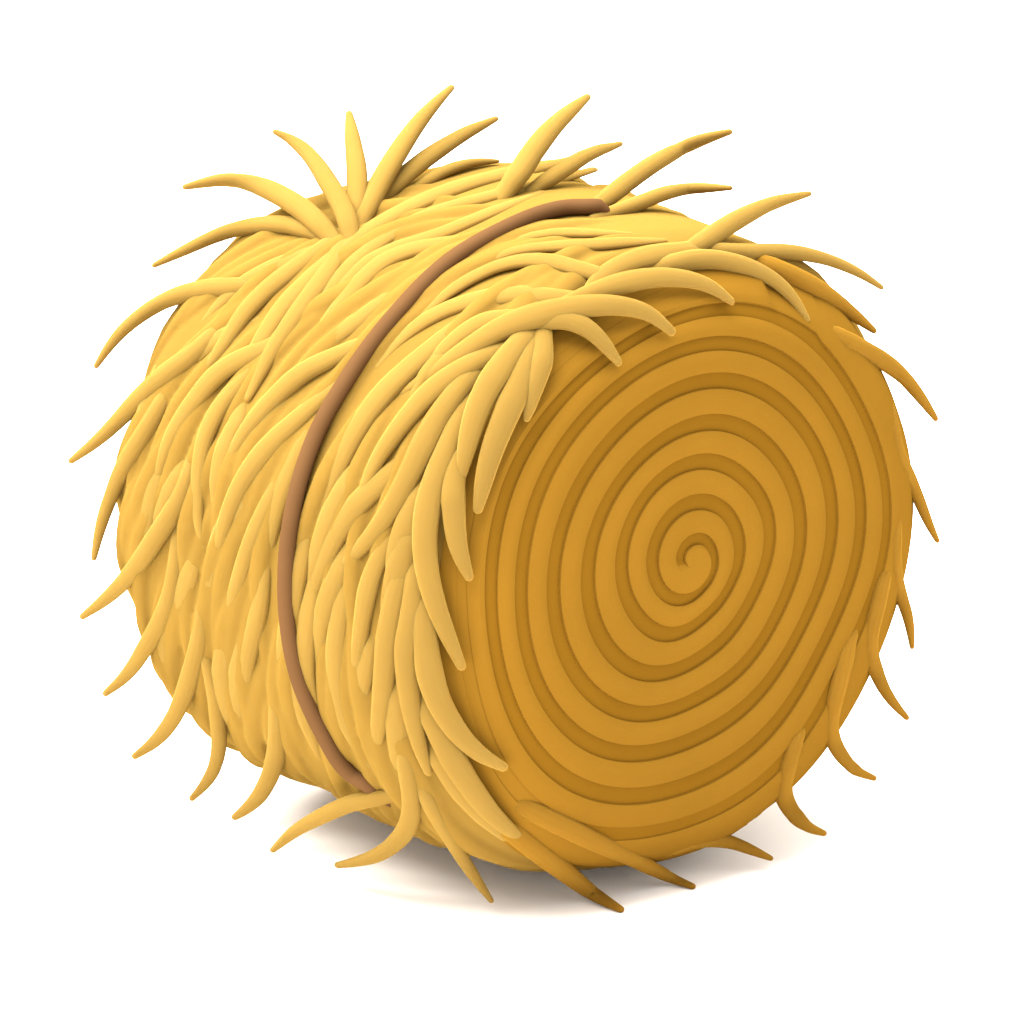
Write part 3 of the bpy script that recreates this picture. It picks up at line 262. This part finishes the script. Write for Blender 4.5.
M_body = material('packed_straw', (.143, .0825, .0148), .8, .05, 4., .1, 30., spec=.0, sss=.4)
M_groove = material('groove_floor_shade', (.116, .0535, .0044), .6, .05, 4., .12, 30.)  # end straw darkened for groove floors: recess shade put into the colour
M_end = material('cut_straw_end', (.140, .0675, .0070), .6, .05, 4., .12, 30.)
M_twine = material('brown_twine', (.082, .040, .0155), .5, .06, 6., .0)
M_ground = material('white_floor', (.95, .91, .855), .9, .0, 2., spec=.0)
# ------------------------------------------------------------------ ground
R_G = 60.
gv = [(R_G*math.cos(2*math.pi*k/64), R_G*math.sin(2*math.pi*k/64), ZG) for k in range(64)]
g = link('ground', gv, [tuple(range(64))], M_ground, smooth=False); g['kind'] = 'structure'
# ------------------------------------------------------------------ the bale
root = bpy.data.objects.new('hay_bale', None); C.objects.link(root)
root['label'] = 'round golden hay bale with spiral rolled end and brown twine lying on white floor'
root['category'] = 'hay bale'
# packed body
NM, NT = 110, 160
v = []; f = []
for i in range(NM):
    m = max(MTOT * i / (NM - 1), 1e-4); m = min(m, MTOT - 1e-4)
    for j in range(NT):
        v.append(surf(m, 2*math.pi*j/NT))
for i in range(NM - 1):
    for j in range(NT):
        k = (j + 1) % NT
        f.append((i*NT+j, i*NT+k, (i+1)*NT+k, (i+1)*NT+j))
f.append(tuple(range(NT))); f.append(tuple((NM-1)*NT + j for j in range(NT)))
# matted stalks that are one with the packed surface
M0 = FLAT + ARC; BANDM = 1.52
for n in range(300):
    for tries in range(20):
        m = random.uniform(FLAT + ARC*.75, MTOT - FLAT - ARC*.3); th = random.uniform(-math.pi, math.pi)
        break
    side = -1 if th < .25 else 1
    ang = lerp(m, [.95, 1.25, 1.6, 2.6], [-.25, .25, .55, .6]) + random.uniform(-.1, .1)
    curve = random.uniform(-.5, .1)
    ln = random.uniform(.6, 1.0); w = random.uniform(.034, .05)
    path = []; rad = []; NS = 14
    mm, tt = m, th
    for i in range(NS):
        u = i/(NS-1)
        rr = w * lerp(u, [0, .25, .6, .9, 1], [.4, .9, 1, .7, .35])
        path.append(surf(mm, tt, rr * lerp(u, [0, .25, .6, 1], [-.7, -.15, .1, -.2])))
        rad.append(rr)
        a = ang + curve*u
        st = ln/(NS-1)
        mm += math.sin(a)*st; tt += side*math.cos(a)*st
        mm = min(max(mm, FLAT + ARC*.5), MTOT - FLAT)
    tube(path, rad, v, f, .55, 10)
body = link('straw_body', v, f, M_body, root)
rm = body.modifiers.new('fuse', 'REMESH'); rm.mode = 'VOXEL'; rm.voxel_size = .006; rm.use_smooth_shade = True
sm = body.modifiers.new('soften', 'SMOOTH'); sm.factor = .5; sm.iterations = 4
# rolled end: one coil whose turns are parted by a spiral groove
sgn = 1. if GROOVE[-1][0] > GROOVE[0][0] else -1.
gr = [(sgn * (a - GROOVE[0][0]), r) for a, r in GROOVE]
gs = []
STEP = 2*math.pi/150
def groove_raw(a):
    for i in range(1, len(gr)):
        if a <= gr[i][0]:
            t = (a - gr[i-1][0]) / max(gr[i][0] - gr[i-1][0], 1e-6); return gr[i-1][1] + t*(gr[i][1] - gr[i-1][1])
    return None
A_TR = gr[-1][0]
na = int(A_TR / STEP); tab = [groove_raw(i*STEP) for i in range(na)]
EXT = int(1.0 * 150)
for i in range(na, na + EXT): tab.append(tab[i-150] + (tab[i-150] - tab[i-300]) * .95)
for _ in range(3):                                             # soften the corners of the traced line
    sm = list(tab)
    for i in range(len(tab)):
        w = min(5, i, len(tab)-1-i); sm[i] = sum(tab[i-w:i+w+1]) / (2*w+1)
    tab = sm
def g_at(i): return tab[min(i, len(tab)-1)]
def gdepth(i): return min(1., max(0., i*STEP/.5)) * min(1., max(0., 1 - (i*STEP - A_TR + .5) / 7.))
H = .016
v = []; f = []
NA = len(tab)
prof = [0., .10, .22, .225, .235, .25, .31, .40, .5, .60, .69, .78, .795, .805, .81, .90, 1.]
def prof_h(t, d0, d1):
    # height over one turn, grooves at both ends
    gl = lerp(t, [0, .165, .185, .21], [0, .0, .62, .72]); gl = 1 - (1 - gl) * d0 if t < .21 else 1.
    l = lerp(t, [0, .22, .225, .235, .25, .40], [0, 0, .5, .58, .62, 1.])
    r = lerp(t, [.60, .78, .795, .805, .81, 1.], [1., .62, .58, .50, 0, 0])
    h = 1.
    if t < .5: h = 1 - (1 - l) * d0
    else: h = 1 - (1 - r) * d1
    return h
def chart(a, rho, h):
    th = GROOVE[0][0] + sgn * a
    x = CX + rho*math.sin(th); y = CY + rho*math.cos(th)
    return surf(math.hypot(x, y), math.atan2(x, y), h)
W = len(prof) + 1
def rim_m(ph, rt):                                             # how far out the cut end reaches
    return lerp(ph, [0, .8, 1.57, 2.5, 3.15], [1.0, 1.16, 1.24, 1.22, 1.2]) if rt else lerp(ph, [0, 1.57, 2.3, 3.15], [1.0, .98, 1.02, 1.2])
groove_d = []; groove_faces = []
for i in range(-150, NA):
    a = i * STEP
    if i < 0: r0, d0 = g_at(0) * (i + 150) / 150, 0.
    else: r0, d0 = g_at(i), gdepth(i)
    j = i + 150
    if j < NA: r1, d1 = g_at(j), gdepth(j)
    else: r1, d1 = r0 + (r0 - g_at(i-150)) * .95, 0.
    groove_d.append((d0, d1))
    v.append(chart(a, 0. if i <= 0 else r0, H + .008))
    q = 0.; pitch = r1 - r0
    if j >= NA:                                          # the last turn runs out to the rim
        th = GROOVE[0][0] + sgn * a
        x, y = math.sin(th), math.cos(th); ph = abs(math.atan2(CX + r0*x, CY + r0*y)); rt = CX + r0*x > 0
        want = max(math.hypot(CX + r0*x, CY + r0*y) + .03, rim_m(ph, rt) - .04)
        rw = r0 + .02
        while math.hypot(CX + rw*x, CY + rw*y) < want: rw += .002
        q = 1.
        pitch = (r1 - r0); r1 = rw
    for t in prof:
        h = H * prof_h(t, d0, d1) + .008
        rho = r0 + lerp(t, [0, .5, 1], [0, .5*min(pitch, r1 - r0), r1 - r0])
        th = GROOVE[0][0] + sgn * a; X = CX + rho*math.sin(th); Y = CY + rho*math.cos(th)
        rim = rim_m(abs(math.atan2(X, Y)), X > 0); mX = math.hypot(X, Y)
        h = lerp(mX, [rim - (.32 if X > .3 else .15), rim - (.14 if X > .3 else .02)], [h, .0015 if X > .3 else -.001])          # thins out towards the rim
        v.append(chart(a, rho, h))
rows = len(v) // W
for i in range(rows - 1):
    for k in range(0 if i < 150 else 1, W - 1):
        if k >= 1:
            t_mid = (prof[k-1] + prof[k]) / 2
            if (t_mid < .22 and groove_d[i][0] > .5) or (t_mid > .808 and groove_d[i][1] > .5): groove_faces.append(len(f))
        f.append((i*W+k, i*W+k+1, (i+1)*W+k+1, (i+1)*W+k))
base0 = len(v)
for i in range(41):                                            # the cut end under the coil, out to the rim
    for k in range(160):
        ph = 2*math.pi*k/160; ph = ph if ph <= math.pi else ph - 2*math.pi
        mm = max(rim_m(abs(ph), ph > 0) * i / 40, 1e-3)
        v.append(surf(mm, ph, lerp(i, [0, 30, 40], [.003, .0, -.004])))
for i in range(40):
    for k in range(160):
        l = (k + 1) % 160
        f.append((base0 + i*160 + k, base0 + i*160 + l, base0 + (i+1)*160 + l, base0 + (i+1)*160 + k))
end = link('rolled_end', v, f, M_end, root, sharp=.5, shaded=(M_groove, groove_faces))
# twine round the middle
bt = [(t, m) for t, m in BAND]
t0, m0 = bt[0]; t1, m1 = bt[-1]
full = bt + [(t1 - .5, (m1 + .02)), (-math.pi, 1.47), (-math.pi - .8, 1.49), (-math.pi - 1.6, 1.51), (t0 - 2*math.pi + .5, m0 + .01)]
per = [(t + 2*math.pi, m) for t, m in full[-2:]] + full + [(t - 2*math.pi, m) for t, m in full[:2]]
fine = catmull(per, 12)
tw = [q for q in fine if t0 >= q[0] > t0 - 2*math.pi + .01]
R_TW = .027
def sink(x):                                                   # it dives into the straw at the crest and at the ground
    a = min(1., max(0., (.03 - x) / .08)); c = min(1., max(0., (x - (t1 - t0 - .18)) / .35)); c = c*c*(3 - 2*c); a = a*a*(3 - 2*a)
    return -.04 + .066 * a * c
path = [surf(m, t, sink(t - t0)) for t, m in tw]
v = []; f = []
tube(path, [R_TW * (.45 + .55*min(1., max(0., (.03 - t + t0) / .08))) for t, m in tw], v, f, .9, 14, closed=True)
link('binding_twine', v, f, M_twine, root)
# the loose stalks one can tell apart
for kind, row in STALKS:
    fine = catmull(row, 4)
    v = []; f = []
    tube([q[:3] for q in fine], [q[3] for q in fine], v, f, {'o': .8, 'e': .8, 'b': .55, 's': .45}[kind])
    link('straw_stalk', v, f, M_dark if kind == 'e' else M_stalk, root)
# ------------------------------------------------------------------ camera
cam = bpy.data.cameras.new('camera'); co = bpy.data.objects.new('camera', cam); C.objects.link(co)
cam.sensor_width = 36.; cam.sensor_fit = 'HORIZONTAL'; cam.lens = FPX / 1024. * 36.
co.location = world(CAM_POS)
co.rotation_euler = (math.pi/2 - CAM_PITCH, 0, math.pi/2 + CAM_AZ)
cam.clip_end = 500.
bpy.context.scene.camera = co
# ------------------------------------------------------------------ light
wd = bpy.data.worlds.new('World'); bpy.context.scene.world = wd; wd.use_nodes = True
bg = wd.node_tree.nodes['Background']; bg.inputs['Color'].default_value = (1, 1, 1, 1); bg.inputs['Strength'].default_value = 2.3
def area(name, loc, aim, size, power, col=(1, 1, 1)):
    l = bpy.data.lights.new(name, 'AREA'); l.shape = 'DISK'; l.size = size; l.energy = power; l.color = col
    o = bpy.data.objects.new(name, l); C.objects.link(o); o.location = loc
    import mathutils
    o.rotation_euler = (mathutils.Vector(aim) - mathutils.Vector(loc)).to_track_quat('-Z', 'Y').to_euler()
    return o
area('overhead_softbox', (-2.2, -3.5, 12.), (0, 0, .7), 18., 13000., (1, .985, .96))
sc = bpy.context.scene
sc.view_settings.view_transform = 'Standard'; sc.view_settings.look = 'None'
sc.view_settings.exposure = 0; sc.view_settings.gamma = 1; sc.view_settings.use_curve_mapping = False
